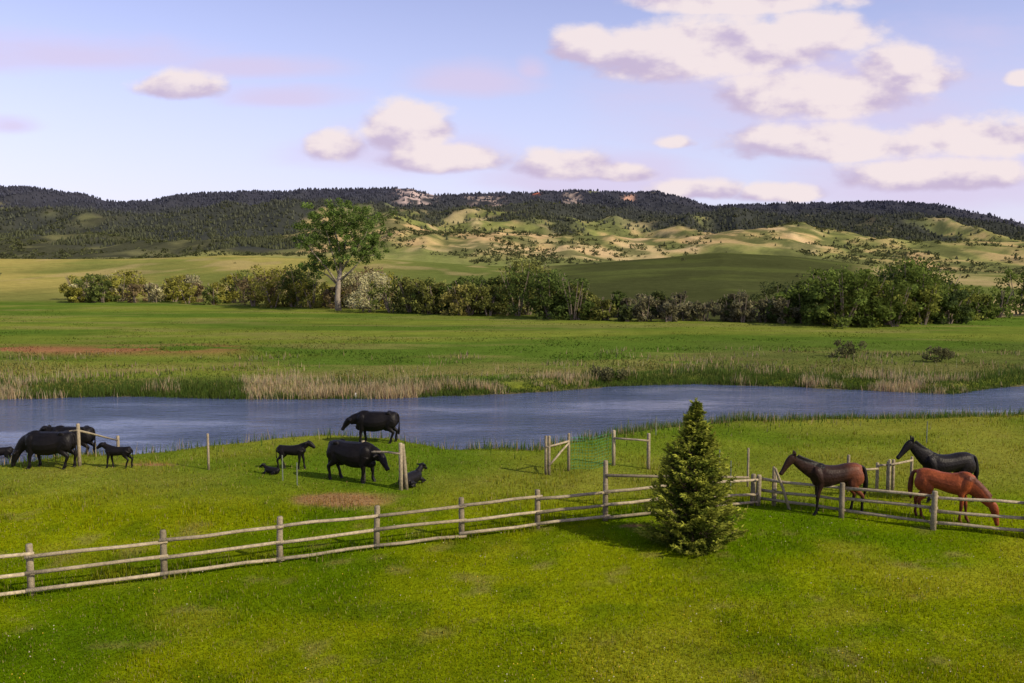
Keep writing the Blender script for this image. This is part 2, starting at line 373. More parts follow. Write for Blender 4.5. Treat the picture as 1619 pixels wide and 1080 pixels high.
# ---- cottonwood
x,y,z=TX,TY,TZ
ct=empty('cottonwood_tree',(x,y,z));mpp=y/FPX
tr=Acc();lv=Acc();cen=[]
def lp(px,py,dy=0): return ((px-535)*mpp,dy,(491-py)*mpp)
tr.add(*tube([(0,0,-.3),lp(534,470),lp(536,445),lp(540,425)],[.6,.46,.4,.3],9),(.26,.22,.17))
limbs=[[(536,450),(520,425),(500,400),(488,375)],[(538,440),(530,410),(520,370),(512,340)],[(540,428),(545,395),(550,360),(548,332)],[(540,430),(560,400),(580,375),(590,352)],[(538,445),(560,425),(578,405),(592,392)],[(536,452),(518,436),(500,428),(492,415)],[(540,430),(538,390),(530,355),(532,338)]]
for L_ in limbs:
    dyy=rng.uniform(-4,4)
    pts=[lp(a,b_,dyy*i/3) for i,(a,b_) in enumerate(L_)]
    tr.add(*tube(pts,[.22,.15,.09,.03],6),(.22,.19,.14))
    for k_ in range(7):
        t=rng.uniform(.35,1);i=min(int(t*3),2);f=t*3-i
        p0=np.array(pts[i])*(1-f)+np.array(pts[i+1])*f
        d=rng.normal(size=3)*np.array([2.0,2.2,1.2])+np.array([0,0,.4])
        p1=p0+d;tr.add(*tube([p0,(p0+p1)/2+rng.normal(size=3)*.15,p1],[.06,.04,.015],4),(.18,.15,.12))
        cen.append(p1);cen.append((p0+p1)/2+rng.normal(size=3)*.4)
outl=[(505,343,14),(525,332,12),(550,330,14),(575,340,14),(590,355,11),(488,355,11),(486,375,9),(520,358,20),(555,360,22),(582,376,14),(505,382,12),(535,385,18),(565,392,14),(588,396,9),(500,408,8),(514,418,8),(548,406,13),(575,412,7),(530,422,7),(492,422,4)]
for a,b_,r in outl:
    for k_ in range(max(2,int(r*.85))):
        cen.append(np.array(lp(a+rng.normal()*r*.5,b_+rng.normal()*r*.45,rng.normal()*2.6)))
cen=np.array(cen)
lv.add(*clumps(cen,rng.uniform(.45,1.0,len(cen)),85,.15,(.12,.18,.04)))
V,F,C=lv.get();mk('leaf_crown',V,F,M_leaf,C,parent=ct)
V,F,C=tr.get();mk('trunk_and_limbs',V,F,M_bark,C,smooth=True,parent=ct)
# ---- spruce
x,y,z=ground_hit(1092,860)
spz=empty('spruce_tree',(x,y,z));Ht=3.9
tr=Acc()
tr.add(*tube([(0,0,-.1),(.02,0,1.5),(.05,0,3),(.08,0,Ht-.15)],[.09,.065,.03,.008],7),(.14,.10,.07))
P=[];D=[];SZ=[];TC=[]
zz=.10
while zz<Ht-.05:
    f=zz/Ht
    R=1.52*(1-f)**.9
    if f<.12: R*=.84+.16*(f/.12)
    R=max(R,.07)
    nb=int(10+9*(1-f))
    for i in range(nb):
        a=rng.uniform(0,2*math.pi);r=R*rng.uniform(.68,1.16);rise=.30*f+rng.uniform(-.08,.14)
        base=np.array([.02+.06*f,0,zz+rng.uniform(-.05,.05)])
        dirv=np.array([math.cos(a),math.sin(a),0])
        side=np.array([-math.sin(a),math.cos(a),0])
        npt=int(14+r*60)
        t=rng.random(npt)**.7
        fan=(rng.random(npt)*2-1)*.28*r*(1-t)*1.1+rng.normal(0,.03,npt)
        dz=-.16*r*np.sin(t*2.2)+ .24*r*t*t+rise*r*t
        pts=base+dirv*(r*t)[:,None]+side*fan[:,None];pts[:,2]+=dz+rng.normal(0,.02,npt)
        pts[:,2]=np.maximum(pts[:,2],.03)
        P.append(pts);d=dirv*1.0+side*np.sign(fan)[:,None]*.8+rng.normal(0,.45,(npt,3));d[:,2]+=.25
        D.append(d/np.linalg.norm(d,axis=1)[:,None]);SZ.append(np.full(npt,.085)*(.7+.6*rng.random(npt)))
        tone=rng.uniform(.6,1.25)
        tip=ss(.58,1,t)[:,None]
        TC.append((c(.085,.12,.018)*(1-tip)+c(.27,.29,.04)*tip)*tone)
        if i%2==0: tr.add(*tube([base,base+dirv*r*.5+np.array([0,0,-.1*r]),base+dirv*r*.9+np.array([0,0,(.1+rise)*r*.8])],[.018,.011,.004],4),(.15,.11,.07))
    zz+=.085+.05*(1-f)
tl=rng.random(50);P.append(np.stack([.08+rng.normal(0,.025,50),rng.normal(0,.025,50),Ht-.35+tl*.42],-1));d=rng.normal(0,.5,(50,3));d[:,2]+=.8;D.append(d/np.linalg.norm(d,axis=1)[:,None]);SZ.append(np.full(50,.06));TC.append(np.tile([.2,.22,.05],(50,1)))
P=np.vstack(P);D=np.vstack(D);SZ=np.concatenate(SZ);TC=np.vstack(TC)
sd=np.cross(D,rng.normal(size=D.shape));sd/=np.linalg.norm(sd,axis=1)[:,None]
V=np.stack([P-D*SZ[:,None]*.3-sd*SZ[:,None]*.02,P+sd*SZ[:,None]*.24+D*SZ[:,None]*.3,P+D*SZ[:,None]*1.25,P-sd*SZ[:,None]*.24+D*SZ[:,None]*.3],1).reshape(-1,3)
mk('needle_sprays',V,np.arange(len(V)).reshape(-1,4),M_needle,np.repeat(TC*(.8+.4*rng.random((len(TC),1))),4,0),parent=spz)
V,F,C=tr.get();mk('trunk_and_branches',V,F,M_bark,C,parent=spz)
# ------------------------------------------------------------------ distant pine forest
n=150000
ly=rng.uniform(math.log(650),math.log(2750),n);Yr=np.exp(ly);Xr=rng.uniform(-.78,.78,n)*Yr
pxx=pxof(Xr,Yr);fo=forest(Xr,Yr,pxx)
keep=rng.random(n)<np.where(fo>.5,.38,np.where(Yr>1000,.12*ss(.42,.62,fbm(Xr/70.,Yr/90.,141,3)),.004))
for r in ROCKS: keep&=~((np.abs(pxx-r[0])<r[1]*.9)&(Yr>r[2])&(Yr<r[3])&(rng.random(n)<.65))
Xr,Yr=Xr[keep],Yr[keep];n=len(Xr);Zr=H(Xr,Yr)
hh=rng.uniform(4.0,8.0,n)*np.interp(Yr,[620,1000,2500],[.42,.62,1.0]);rr=hh*rng.uniform(.28,.50,n)
a=np.arange(5)*2*math.pi/5
ring=np.stack([np.cos(a),np.sin(a)],-1)
V=np.zeros((n,11,3))
for j,(rs,zs_) in enumerate(((1.0,.12),(.75,.62))):
    V[:,5*j:5*j+5,0]=Xr[:,None]+rs*rr[:,None]*ring[:,0]*rng.uniform(.7,1.2,(n,5));V[:,5*j:5*j+5,1]=Yr[:,None]+rs*rr[:,None]*ring[:,1];V[:,5*j:5*j+5,2]=(Zr+zs_*hh-.6)[:,None]
V[:,10]=np.stack([Xr,Yr,Zr+hh],-1)
f=[(5+i,5+(i+1)%5,10) for i in range(5)]
for i in range(5): f+=[(i,(i+1)%5,5+(i+1)%5),(i,5+(i+1)%5,5+i)]
f=np.array(f)
F=(f[None]+11*np.arange(n)[:,None,None]).reshape(-1,3)
C=mixc(c(.048,.054,.028),c(.040,.043,.058),ss(900,2300,Yr))*(.6+.8*rng.random((n,1)))  # far pines tinted bluish by distance, haze put into their colour
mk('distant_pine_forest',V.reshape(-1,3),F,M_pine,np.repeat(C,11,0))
n=50000
Yr=np.exp(rng.uniform(math.log(230),math.log(1700),n));Xr=rng.uniform(-.78,.78,n)*Yr;px=pxof(Xr,Yr)
g=fbm(Xr/45.,Yr/60.,131,4)
pr=np.where(Yr<480,.003,np.where(px<450,.6,.6))*ss(.46,.60,g)
k=(rng.random(n)<pr)&(Yr>fieldY(px)+40);Xr,Yr=Xr[k],Yr[k];n=len(Xr);Zr=H(Xr,Yr)
r=rng.uniform(.8,2.8,n)*np.interp(Yr,[300,1000],[.6,1.25])
col=c(.09,.10,.04)*(.5+.9*rng.random((n,1)))
per=12;d=rng.normal(size=(n,per,3));d/=np.linalg.norm(d,axis=2)[...,None]
P=np.stack([Xr,Yr,Zr+r*.35],-1)[:,None]+d*r[:,None,None]*np.array([1.1,.9,.6])*rng.random((n,per,1))**.4
mk('hillside_brush',*leaves(P.reshape(-1,3),np.repeat(r*.42,per),np.repeat(col,per,0))[:2],M_leaf,np.repeat(np.repeat(col,per,0),4,0))
# ------------------------------------------------------------------ fences
WOOD=np.array([.28,.235,.155])
def post(acc,x,y,h,r=.07,tone=1.,lean=(0,0)):
    z=gz(x,y);cc=WOOD*tone
    V,F=tube([(x,y,z-.15),(x+lean[0]*.5,y+lean[1]*.5,z+h*.5),(x+lean[0],y+lean[1],z+h-.03),(x+lean[0],y+lean[1],z+h)],[r,r*.97,r*.93,r*.75],9)
    acc.add(V,F,cc)
def rail(acc,a,b_,r=.042,tone=1.):
    a=np.array(a,float);b_=np.array(b_,float);m1=a+(b_-a)*.33+rng.normal(0,.014,3);m2=a+(b_-a)*.67+rng.normal(0,.014,3)
    V,F=tube([a,m1,m2,b_],[r*rng.uniform(.9,1.2),r,r*.95,r*rng.uniform(.75,1.)],7,lat=(0,0,1));acc.add(V,F,WOOD*tone)
def fence(name,pl,hts,levels,side):
    acc=Acc()
    for (x,y),h in zip(pl,hts): post(acc,x,y,h,.082,rng.uniform(.6,.9),(rng.normal(0,.02),rng.normal(0,.02)))
    for i in range(len(pl)-1):
        (x0,y0),(x1,y1)=pl[i],pl[i+1]
        L_=math.hypot(x1-x0,y1-y0);nx,ny=-(y1-y0)/L_*side*.10,(x1-x0)/L_*side*.10
        ex,ey=(x1-x0)/L_*.1,(y1-y0)/L_*.1
        for lv_ in levels:
            j=rng.normal(0,.025)
            rail(acc,(x0+nx-ex,y0+ny-ey,gz(x0,y0)+lv_*hts[i]+j),(x1+nx+ex,y1+ny+ey,gz(x1,y1)+lv_*hts[i+1]+j+rng.normal(0,.02)),.047,rng.uniform(.75,1.25))
    V,F,C=acc.get();return mk(name,V,F,M_wood,C,smooth=True)
pl=[ground_hit(a,b_)[:2] for a,b_ in ((50,942),(260,915),(442,889),(595,867),(730,851),(850,836),(957,823),(1078,809),(1190,799))]
x0,y0=pl[0];x1,y1=pl[1];pl=[(x0-2*(x1-x0),y0-2*(y1-y0)),(x0-(x1-x0),y0-(y1-y0))]+pl
fence('wooden_rail_fence',pl,[1.2,1.2,1.2,1.2,1.18,1.17,1.14,1.14,1.1,1.05,1.0],[.80,.46,.11],-1)
pl=[ground_hit(a,b_)[:2] for a,b_ in ((1190,799),(1330,819),(1475,838),(1625,852))]
pl[0]=(pl[0][0]+.17,pl[0][1])
x0,y0=pl[-2];x1,y1=pl[-1];pl.append((2*x1-x0,2*y1-y0));pl.append((3*x1-2*x0,3*y1-2*y0))
fence('wooden_rail_fence',pl,[.98,1.05,1.12,1.15,1.15,1.15],[.84,.52,.18],1)
acc=Acc()
A=ground_hit(957,800);B=ground_hit(1182,792);
post(acc,A[0],A[1],1.45,.08,.8)
rail(acc,(A[0],A[1]-.1,A[2]+1.0),(B[0],B[1]-.1,B[2]+.78),.045,.75)
V,F,C=acc.get();mk('fence_corner_brace',V,F,M_wood,C,smooth=True)
def brace(posts,rails,name='fence_brace',r=.07):
    acc=Acc();Q=[]
    for p in posts:
        a,b_,h=p[:3];x,y,z=ground_hit(a,b_);ln=p[3] if len(p)>3 else 0
        post(acc,x,y,h,r,rng.uniform(.75,1.1),(ln,0));Q.append((x+ln,y,z,h))
    for i,j,f0,f1 in rails:
        p,q=Q[i],Q[j];rail(acc,(p[0],p[1]-.06,p[2]+p[3]*f0),(q[0],q[1]-.06,q[2]+q[3]*f1),.04,1.0)
    V,F,C=acc.get();return mk(name,V,F,M_wood,C,smooth=True)
brace([(58,722,1.35),(126,737,1.6),(187,712,.95)],[(0,1,.8,.85),(1,2,.85,.8)])
brace([(330,743,1.35)],[],'fence_post',.045)
brace([(575,762,1.45),(634,775,1.6),(643,774,1.55,-.12)],[(0,1,.75,.78)])
brace([(863,751,1.42),(868,751,1.42),(899,745,1.40)],[(0,2,.72,.8),(1,2,.25,.75)],r=.055)
brace([(970,736,1.35),(1025,742,1.35)],[(0,1,.78,.80)])
brace([(1182,770,1.35)],[],'fence_post',.04)
brace([(1225,800,1.05,.0),(1250,806,1.3,-.5),(1222,800,1.25,.0)],[(0,1,.5,.5)],r=.045)
brace([(1340,778,1.25),(1386,776,.95),(1403,775,.98),(1411,777,1.08)],[(1,2,.9,.9),(0,1,.6,.8)],r=.055)
brace([(1405,778,1.1),(1440,773,1.1)],[(0,1,.85,.9)],r=.05)
acc=Acc()
for a,b_,h in ((1137,760,1.1),(1155,775,1.0),(447,760,.9),(470,768,.8),(1465,700,.9),(1037,690,.9)):
    x,y,z=ground_hit(a,b_);acc.add(*tube([(x,y,z-.1),(x,y,z+h)],[.022,.022],5),(.14,.16,.12))
V,F,C=acc.get();mk('steel_fence_posts',V,F,M_wood,C)
a=np.array(ground_hit(903,745));b_=np.array(ground_hit(966,737));acc=Acc()
for i in range(15):
    t=i/14;p=a*(1-t)+b_*t;p=p+np.array([0,.12*math.sin(t*9),0]);acc.add(*tube([p+np.array([0,0,.03]),p+np.array([.03*math.sin(i),0,1.25])],[.006,.006],4),(.05,.20,.07))
for j in range(11):
    zz=.08+j*.115
    pts=[a*(1-t)+b_*t+np.array([0,.12*math.sin(t*9),zz-.07*math.sin(t*3.1)]) for t in np.linspace(0,1,12)]
    acc.add(*tube(pts,[.006]*12,4,lat=(0,0,1)),(.05,.20,.07))
V,F,C=acc.get();mk('green_wire_netting',V,F,M_net,C)
acc=Acc()
A=ground_hit(300,703);B=ground_hit(400,697)
rail(acc,(A[0],A[1],A[2]+.15),(B[0],B[1],B[2]+.12),.07,1.4);rail(acc,(A[0]+.3,A[1]-.3,A[2]+.1),(B[0]-.5,B[1]-.3,B[2]+.1),.05,1.2)
V,F,C=acc.get();mk('driftwood_log',V,F,M_wood,C,smooth=True)
x,y,z=ground_hit(563,629);acc=Acc();acc.add(*tube([(x,y-.3,z-.2),(x+.03,y-.3,z+.35)],[.05,.04],6),(.6,.58,.5))
V,F,C=acc.get();mk('marker_stake',V,F,M_wood,C)
# ------------------------------------------------------------------ animals
def crom(A,sub=5):
    A=np.asarray(A,float);n=len(A);out=[]
    for i in range(n-1):
        p0=A[max(i-1,0)];p1=A[i];p2=A[i+1];p3=A[min(i+2,n-1)]
        for t in np.arange(sub)/sub:
            out.append(.5*((2*p1)+(-p0+p2)*t+(2*p0-5*p1+4*p2-p3)*t*t+(-p0+3*p1-3*p2+p3)*t**3))
    out.append(A[-1]);return np.array(out)
def stube(acc,P,R,seg=14):
    D_=crom(np.hstack([np.array(P,float),np.array([(r,r) if np.isscalar(r) else r for r in R],float)]))
    D_[:,3:]=np.maximum(D_[:,3:],.012)
    acc.add(*tube(D_[:,:3],[tuple(r) for r in D_[:,3:]],seg,lat=(0,1,0)))
def ell(acc,ctr,rad,tilt=0):
    t=np.linspace(-1,1,9);ct_,st_=math.cos(tilt),math.sin(tilt)
    P=[(ctr[0]+u*rad[0]*ct_,ctr[1],ctr[2]+u*rad[0]*st_) for u in t]
    R=[(max(rad[1]*math.sqrt(max(1-u*u,0)),.01),max(rad[2]*math.sqrt(max(1-u*u,0)),.01)) for u in t]
    acc.add(*tube(P,R,12,lat=(0,1,0)))
def remesh(name,acc,voxel):
    V,F,C=acc.get()
    me=bpy.data.meshes.new('t');me.from_pydata(V.tolist(),[],F.tolist());ob=bpy.data.objects.new('t',me);sc.collection.objects.link(ob)
    r=ob.modifiers.new('r','REMESH');r.mode='VOXEL';r.voxel_size=voxel
    s_=ob.modifiers.new('s','SMOOTH');s_.factor=.5;s_.iterations=4
    dg=bpy.context.evaluated_depsgraph_get();dg.update()
    out=bpy.data.meshes.new_from_object(ob.evaluated_get(dg));out.name=name
    bpy.data.objects.remove(ob);bpy.data.meshes.remove(me);return out
def legs(acc,front,hind,yf_,yh,strides,k=1.):
    for i,(ch,x_,sy) in enumerate(((front,yf_,1),(front,yf_,-1),(hind,yh,1),(hind,yh,-1))):
        zt=ch[0][1];pts=[];rad=[]
        for (x,z,r) in ch:
            pts.append((x+strides[i]*(1-z/zt),sy*x_,z));rad.append(r if not np.isscalar(r) else (r*.92*k,r*k))
        stube(acc,pts,rad,10)
def chain(acc,pts,seg=16):
    stube(acc,[(p[0],(0 if len(p)<5 else p[4]),p[1]) for p in pts],[(p[2],p[3]) for p in pts],seg)
def finish(name,acc,loc,rotz,scale,colf,voxel=.022):
    me=remesh(name,acc,voxel)
    n=len(me.vertices);co=np.zeros(n*3,np.float32);me.vertices.foreach_get('co',co);co=co.reshape(-1,3)
    C4=np.ones((n,4),np.float32);C4[:,:3]=colf(co)
    at=me.color_attributes.new('Col','FLOAT_COLOR','POINT');at.data.foreach_set('color',C4.ravel())
    me.polygons.foreach_set('use_smooth',np.full(len(me.polygons),True))
    me.materials.clear();me.materials.append(M_hide)
    ob=bpy.data.objects.new(name,me);sc.collection.objects.link(ob);ob.location=loc;ob.rotation_euler[2]=rotz;ob.scale=(scale,)*3
    return ob
def cow(name,px,py,heading,pose='graze',scale=1.,strides=(.08,-.1,.1,-.08),yaw=0.,calf=False):
    a=Acc()
    if calf:
        tk=[(-.56,.76,.07,.08),(-.51,.75,.14,.16),(-.3,.73,.165,.17),(0,.71,.175,.19),(.23,.73,.165,.205),(.38,.77,.13,.18),(.47,.80,.09,.12)]
        fr=[(.34,.74,(.08,.12)),(.32,.58,.07),(.34,.40,.048),(.34,.34,.044),(.335,.2,.034),(.335,.1,.043),(.355,.03,.04),(.36,.0,.046)]
        hi=[(-.42,.75,(.09,.15)),(-.34,.58,(.08,.11)),(-.44,.44,.052),(-.50,.36,.046),(-.46,.2,.036),(-.46,.1,.043),(-.44,.03,.04),(-.435,.0,.046)]
        chain(a,tk);legs(a,fr,hi,.10,.10,strides)
        chain(a,[(.32,.82,.10,.15),(.48,.91,.085,.12),(.60,.98,.075,.095)]);chain(a,[(.55,1.02,.06,.065),(.65,.98,.085,.10),(.75,.91,.07,.08),(.83,.84,.058,.058),(.86,.82,.035,.035)])
        for s_ in (1,-1): a.add(*tube([(.60,s_*.05,1.02),(.57,s_*.13,1.03),(.54,s_*.20,.99)],[.028,.05,.02],6))
        a.add(*tube([(-.54,0,.84),(-.62,0,.74),(-.62,0,.48),(-.61,0,.40)],[.025,.022,.02,.03],6));vx=.014
    else:
        tk=[(-.98,1.10,.08,.10),(-.94,1.09,.20,.23),(-.80,1.05,.29,.29),(-.58,1.00,.32,.33),(-.34,.94,.37,.39),(-.06,.90,.40,.43),(.2,.90,.37,.43),(.42,.94,.30,.41),(.60,.94,.24,.37),(.74,.92,.14,.26)]
        fr=[(.48,.92,(.12,.19)),(.45,.68,(.10,.13)),(.49,.48,.075),(.495,.40,.066),(.485,.25,.048),(.48,.13,.060),(.52,.05,.059),(.53,.0,.069)]
        hi=[(-.76,.98,(.15,.26)),(-.64,.75,(.13,.19)),(-.75,.58,.098),(-.87,.49,.071),(-.87,.42,.062),(-.82,.25,.050),(-.815,.13,.060),(-.78,.05,.059),(-.77,.0,.069)]
        chain(a,tk);legs(a,fr,hi,.20,.19,strides)
        for s_ in (1,-1):
            ell(a,(.44,s_*.20,.95),(.32,.12,.20),1.25);ell(a,(-.74,s_*.18,.95),(.32,.15,.24),1.2);ell(a,(-.62,s_*.20,1.28),(.11,.07,.06),0)
        ell(a,(.60,0,.66),(.20,.13,.15),.2);ell(a,(.42,0,1.28),(.22,.10,.09),-.1)
        y=yaw
        if pose=='graze':
            chain(a,[(.50,1.02,.20,.30,0),(.78,.92,.155,.25,.15*y),(.98,.73,.12,.18,.4*y),(1.10,.56,.10,.14,.7*y)])
            chain(a,[(1.03,.65,.09,.07,.7*y),(1.12,.53,.13,.14,.8*y),(1.19,.36,.105,.12,.95*y),(1.25,.20,.075,.08,y),(1.27,.10,.085,.075,y),(1.275,.05,.06,.06,y)])
            ex,ez,ey,edx,edz=1.07,.61,.7*y,-.02,-.02
        elif pose=='low':
            chain(a,[(.50,1.02,.20,.30,0),(.78,1.00,.15,.23,.15*y),(1.02,.92,.115,.17,.5*y)])
            chain(a,[(.96,1.01,.09,.07,.45*y),(1.06,.94,.13,.14,.6*y),(1.18,.79,.105,.12,.85*y),(1.28,.64,.075,.08,y),(1.34,.56,.085,.075,y),(1.36,.53,.06,.06,y)])
            ex,ez,ey,edx,edz=1.01,1.0,.5*y,-.04,.0
        else:
            chain(a,[(.48,1.04,.19,.29,0),(.76,1.10,.145,.22,.2*y),(.98,1.18,.115,.16,.5*y)])
            chain(a,[(.93,1.29,.09,.07,.4*y),(1.04,1.23,.13,.14,.6*y),(1.19,1.11,.105,.12,.85*y),(1.32,1.0,.075,.08,y),(1.39,.94,.085,.075,y),(1.41,.92,.06,.06,y)])
            ex,ez,ey,edx,edz=.99,1.28,.4*y,-.04,.02
        for s_ in (1,-1): a.add(*tube([(ex,ey+s_*.08,ez),(ex+edx,ey+s_*.20,ez+edz+.01),(ex+edx*1.6,ey+s_*.32,ez+edz-.03)],[.035,.07,.028],6))
        stube(a,[(-.92,0,1.26),(-1.01,0,1.20),(-1.05,.01,1.0),(-1.05,.02,.75),(-1.04,.03,.52),(-1.03,.03,.36)],[.045,.035,.03,.03,.055,.028],7)
        ell(a,(-.55,0,.60),(.17,.13,.11));vx=.018
    x,y_,z=ground_hit(px,py)
    def cf(co):
        C=np.tile([.007,.006,.006],(len(co),1));C[co[:,2]<.05]=[.03,.027,.025];return C
    return finish(name,a,(x,y_,z-.01),math.radians(heading),scale,cf,vx)
def lying_calf(px,py,heading,scale=1.):
    a=Acc()
    chain(a,[(-.5,.2,.08,.08),(-.42,.22,.17,.17),(-.15,.22,.2,.19),(.15,.23,.2,.2),(.34,.26,.15,.17),(.45,.3,.09,.11)])
    chain(a,[(.36,.34,.10,.13),(.5,.44,.08,.10),(.56,.50,.075,.09)]);chain(a,[(.51,.54,.06,.06),(.61,.51,.08,.09),(.73,.44,.055,.06),(.82,.37,.05,.045)])
    for s_ in (1,-1):
        a.add(*tube([(.56,s_*.06,.55),(.54,s_*.19,.55)],[.035,.025],6))
        a.add(*tube([(.32,s_*.14,.16),(.52,s_*.17,.06),(.34,s_*.17,.04)],[.07,.05,.035],6))
        a.add(*tube([(-.32,s_*.18,.17),(-.1,s_*.24,.1),(-.3,s_*.25,.05),(-.12,s_*.26,.04)],[.1,.07,.05,.035],6))
    x,y_,z=ground_hit(px,py)
    return finish('black_calf',a,(x,y_,z),math.radians(heading),scale,lambda co:np.tile([.008,.007,.007],(len(co),1)),.018)
def horse(name,px,py,heading,pose,cols,scale=1.,strides=(.1,-.08,-.12,.1)):
    a=Acc()
    chain(a,[(-.84,1.22,.06,.09),(-.80,1.22,.17,.20),(-.66,1.24,.26,.27),(-.44,1.24,.27,.27),(-.18,1.19,.28,.27),(.1,1.15,.29,.31),(.32,1.15,.27,.34),(.48,1.19,.21,.35),(.62,1.19,.16,.29),(.70,1.17,.08,.18)])
    fr=[(.42,1.12,(.11,.16)),(.40,.90,(.085,.105)),(.43,.72,.066),(.44,.56,.058),(.44,.48,.051),(.435,.30,.036),(.435,.15,.046),(.475,.06,.043),(.49,.0,.058)]
    hi=[(-.62,1.15,(.15,.25)),(-.52,.92,(.12,.17)),(-.62,.74,.09),(-.755,.59,.063),(-.775,.50,.055),(-.74,.30,.040),(-.735,.15,.047),(-.695,.06,.043),(-.68,.0,.058)]
    legs(a,fr,hi,.14,.14,strides)
    for s_ in (1,-1): ell(a,(.46,s_*.14,1.15),(.32,.12,.15),1.1);ell(a,(-.62,s_*.14,1.13),(.30,.15,.25),1.25)
    if pose=='alert':
        nk=[(.42,1.24,.14,.27),(.62,1.38,.125,.26),(.82,1.53,.095,.20),(.98,1.68,.075,.155),(1.06,1.78,.065,.11)]
        hd=[(1.02,1.86,.045,.045),(1.10,1.81,.08,.12),(1.21,1.70,.075,.12),(1.33,1.55,.056,.088),(1.43,1.43,.050,.068),(1.49,1.37,.056,.065),(1.52,1.345,.035,.035)]
        ear=(1.05,1.87,.03,.17);cr=[(.36,1.46),(.58,1.59),(.80,1.73),(.98,1.87)]
    elif pose=='forward':
        nk=[(.42,1.24,.14,.27),(.64,1.34,.125,.25),(.86,1.45,.095,.195),(1.05,1.57,.075,.155),(1.16,1.65,.065,.11)]
        hd=[(1.12,1.73,.045,.045),(1.20,1.69,.08,.12),(1.31,1.58,.075,.12),(1.42,1.42,.056,.088),(1.50,1.29,.050,.068),(1.55,1.22,.056,.065),(1.57,1.19,.035,.035)]
        ear=(1.15,1.74,.03,.17);cr=[(.36,1.46),(.62,1.56),(.88,1.66),(1.08,1.75)]
    else:
        nk=[(.42,1.22,.14,.28),(.64,1.12,.125,.26),(.86,.95,.095,.20),(1.04,.76,.075,.155),(1.14,.64,.065,.12)]
        hd=[(1.11,.75,.045,.045),(1.18,.65,.08,.12),(1.24,.50,.075,.12),(1.28,.31,.056,.088),(1.31,.16,.050,.068),(1.32,.09,.056,.06),(1.325,.05,.035,.035)]
        ear=(1.16,.75,.10,.08);cr=[(.38,1.45),(.70,1.33),(.96,1.10),(1.15,.87)]
    chain(a,nk);chain(a,hd)
    for s_ in (1,-1): a.add(*tube([(ear[0],s_*.05,ear[1]-.03),(ear[0]+ear[2]*.5,s_*.065,ear[1]+ear[3]*.55),(ear[0]+ear[2],s_*.06,ear[1]+ear[3])],[.03,.038,.016],6))
    stube(a,[(x,.03,z) for x,z in cr],[(.03,.055)]*4,8)
    tl=[(-.78,0,1.42),(-.90,0,1.37),(-.96,0,1.2),(-.985,0,.88),(-.96,0,.55)]
    stube(a,tl,[.04,.05,.065,.08,.03],8)
    x,y_,z=ground_hit(px,py)
    body,pts_,rump=cols
    K=[];
    for (A,B) in zip(cr[:-1],cr[1:]):
        for t in np.linspace(0,1,6): K.append((A[0]*(1-t)+B[0]*t,A[1]*(1-t)+B[1]*t))
    K=np.array(K);TL=np.array([(p[0],p[2]) for p in tl])
    TL=np.vstack([TL[i]*(1-t)+TL[i+1]*t for i in range(4) for t in (0,.33,.66)])
    def cf(co):
        p=co[:,[0,2]]
        C=mixc(np.array(body),np.array(rump),1-ss(-.75,-.2,co[:,0]))
        dm=np.min(np.linalg.norm(p[:,None]-K[None],axis=2),axis=1);dt=np.min(np.linalg.norm(p[:,None]-TL[None],axis=2),axis=1)
        blk=np.maximum(1-ss(.05,.09,dm),(1-ss(.07,.11,dt))*(co[:,0]<-.84))
        C=mixc(C,np.array(pts_),blk)
        leg=(1-ss(.45,.66,co[:,2]))*(co[:,0]<.95)
        C=mixc(C,np.array(pts_),leg);return C
    return finish(name,a,(x,y_,z-.01),math.radians(heading),scale,cf,.017)
horse('bay_horse',1315,813,184,'forward',((.024,.012,.008),(.007,.006,.006),(.14,.045,.020)),1.04)
horse('black_horse',1492,793,184,'alert',((.008,.007,.007),(.005,.005,.005),(.011,.009,.008)),1.05)
horse('chestnut_horse',1495,824,-30,'graze',((.21,.052,.017),(.09,.028,.013),(.21,.052,.017)),1.0)
cow('black_cow',76,740,178,'graze',1.03)
cow('black_cow',112,721,180,'stand',1.0)
cow('black_cow',562,761,-24,'low',1.06,yaw=-.15)
cow('black_cow',592,700,178,'low',1.02)
cow('black_calf',187,740,180,scale=.90,calf=True)
cow('black_calf',463,742,-5,scale=1.0,calf=True)
cow('black_calf',-2,726,200,scale=.95,calf=True)
lying_calf(430,750,160,.62)
lying_calf(650,768,60,1.1)
# ------------------------------------------------------------------ light
S_=Vector((3.4,-2.0,2.9)).normalized()
el=math.asin(S_.z);az=math.atan2(S_.x,S_.y)
sun=bpy.data.lights.new('sun','SUN');sun.energy=5.0;sun.angle=math.radians(.5);sun.color=(1,.88,.64)
so=bpy.data.objects.new('sun',sun);so.rotation_euler=S_.to_track_quat('Z','Y').to_euler();sc.collection.objects.link(so)
w=bpy.data.worlds.new('World');sc.world=w;w.use_nodes=True;nt=w.node_tree;L=nt.links
w.cycles.sampling_method='NONE'
bg=nt.nodes['Background'];bg.inputs[1].default_value=.1
sky=N(nt,'ShaderNodeTexSky');sky.sky_type='NISHITA';sky.sun_disc=False;sky.sun_elevation=el;sky.sun_rotation=az;sky.dust_density=1.0;sky.altitude=900
tc=N(nt,'ShaderNodeTexCoord');sep=N(nt,'ShaderNodeSeparateXYZ');L.new(tc.outputs['Generated'],sep.inputs[0])
def M(op,a,b_=None,c_=None):
    n=N(nt,'ShaderNodeMath',operation=op)
    for i,v in enumerate((a,b_,c_)):
        if v is None: continue
        if isinstance(v,(int,float)): n.inputs[i].default_value=v
        else: L.new(v,n.inputs[i])
    return n.outputs[0]
def MR(v,a,b_,c_=0,d=1):
    n=N(nt,'ShaderNodeMapRange');n.interpolation_type='SMOOTHSTEP'
    L.new(v,n.inputs[0])
    for i,q in enumerate((a,b_,c_,d)): n.inputs[i+1].default_value=q
    return n.outputs[0]
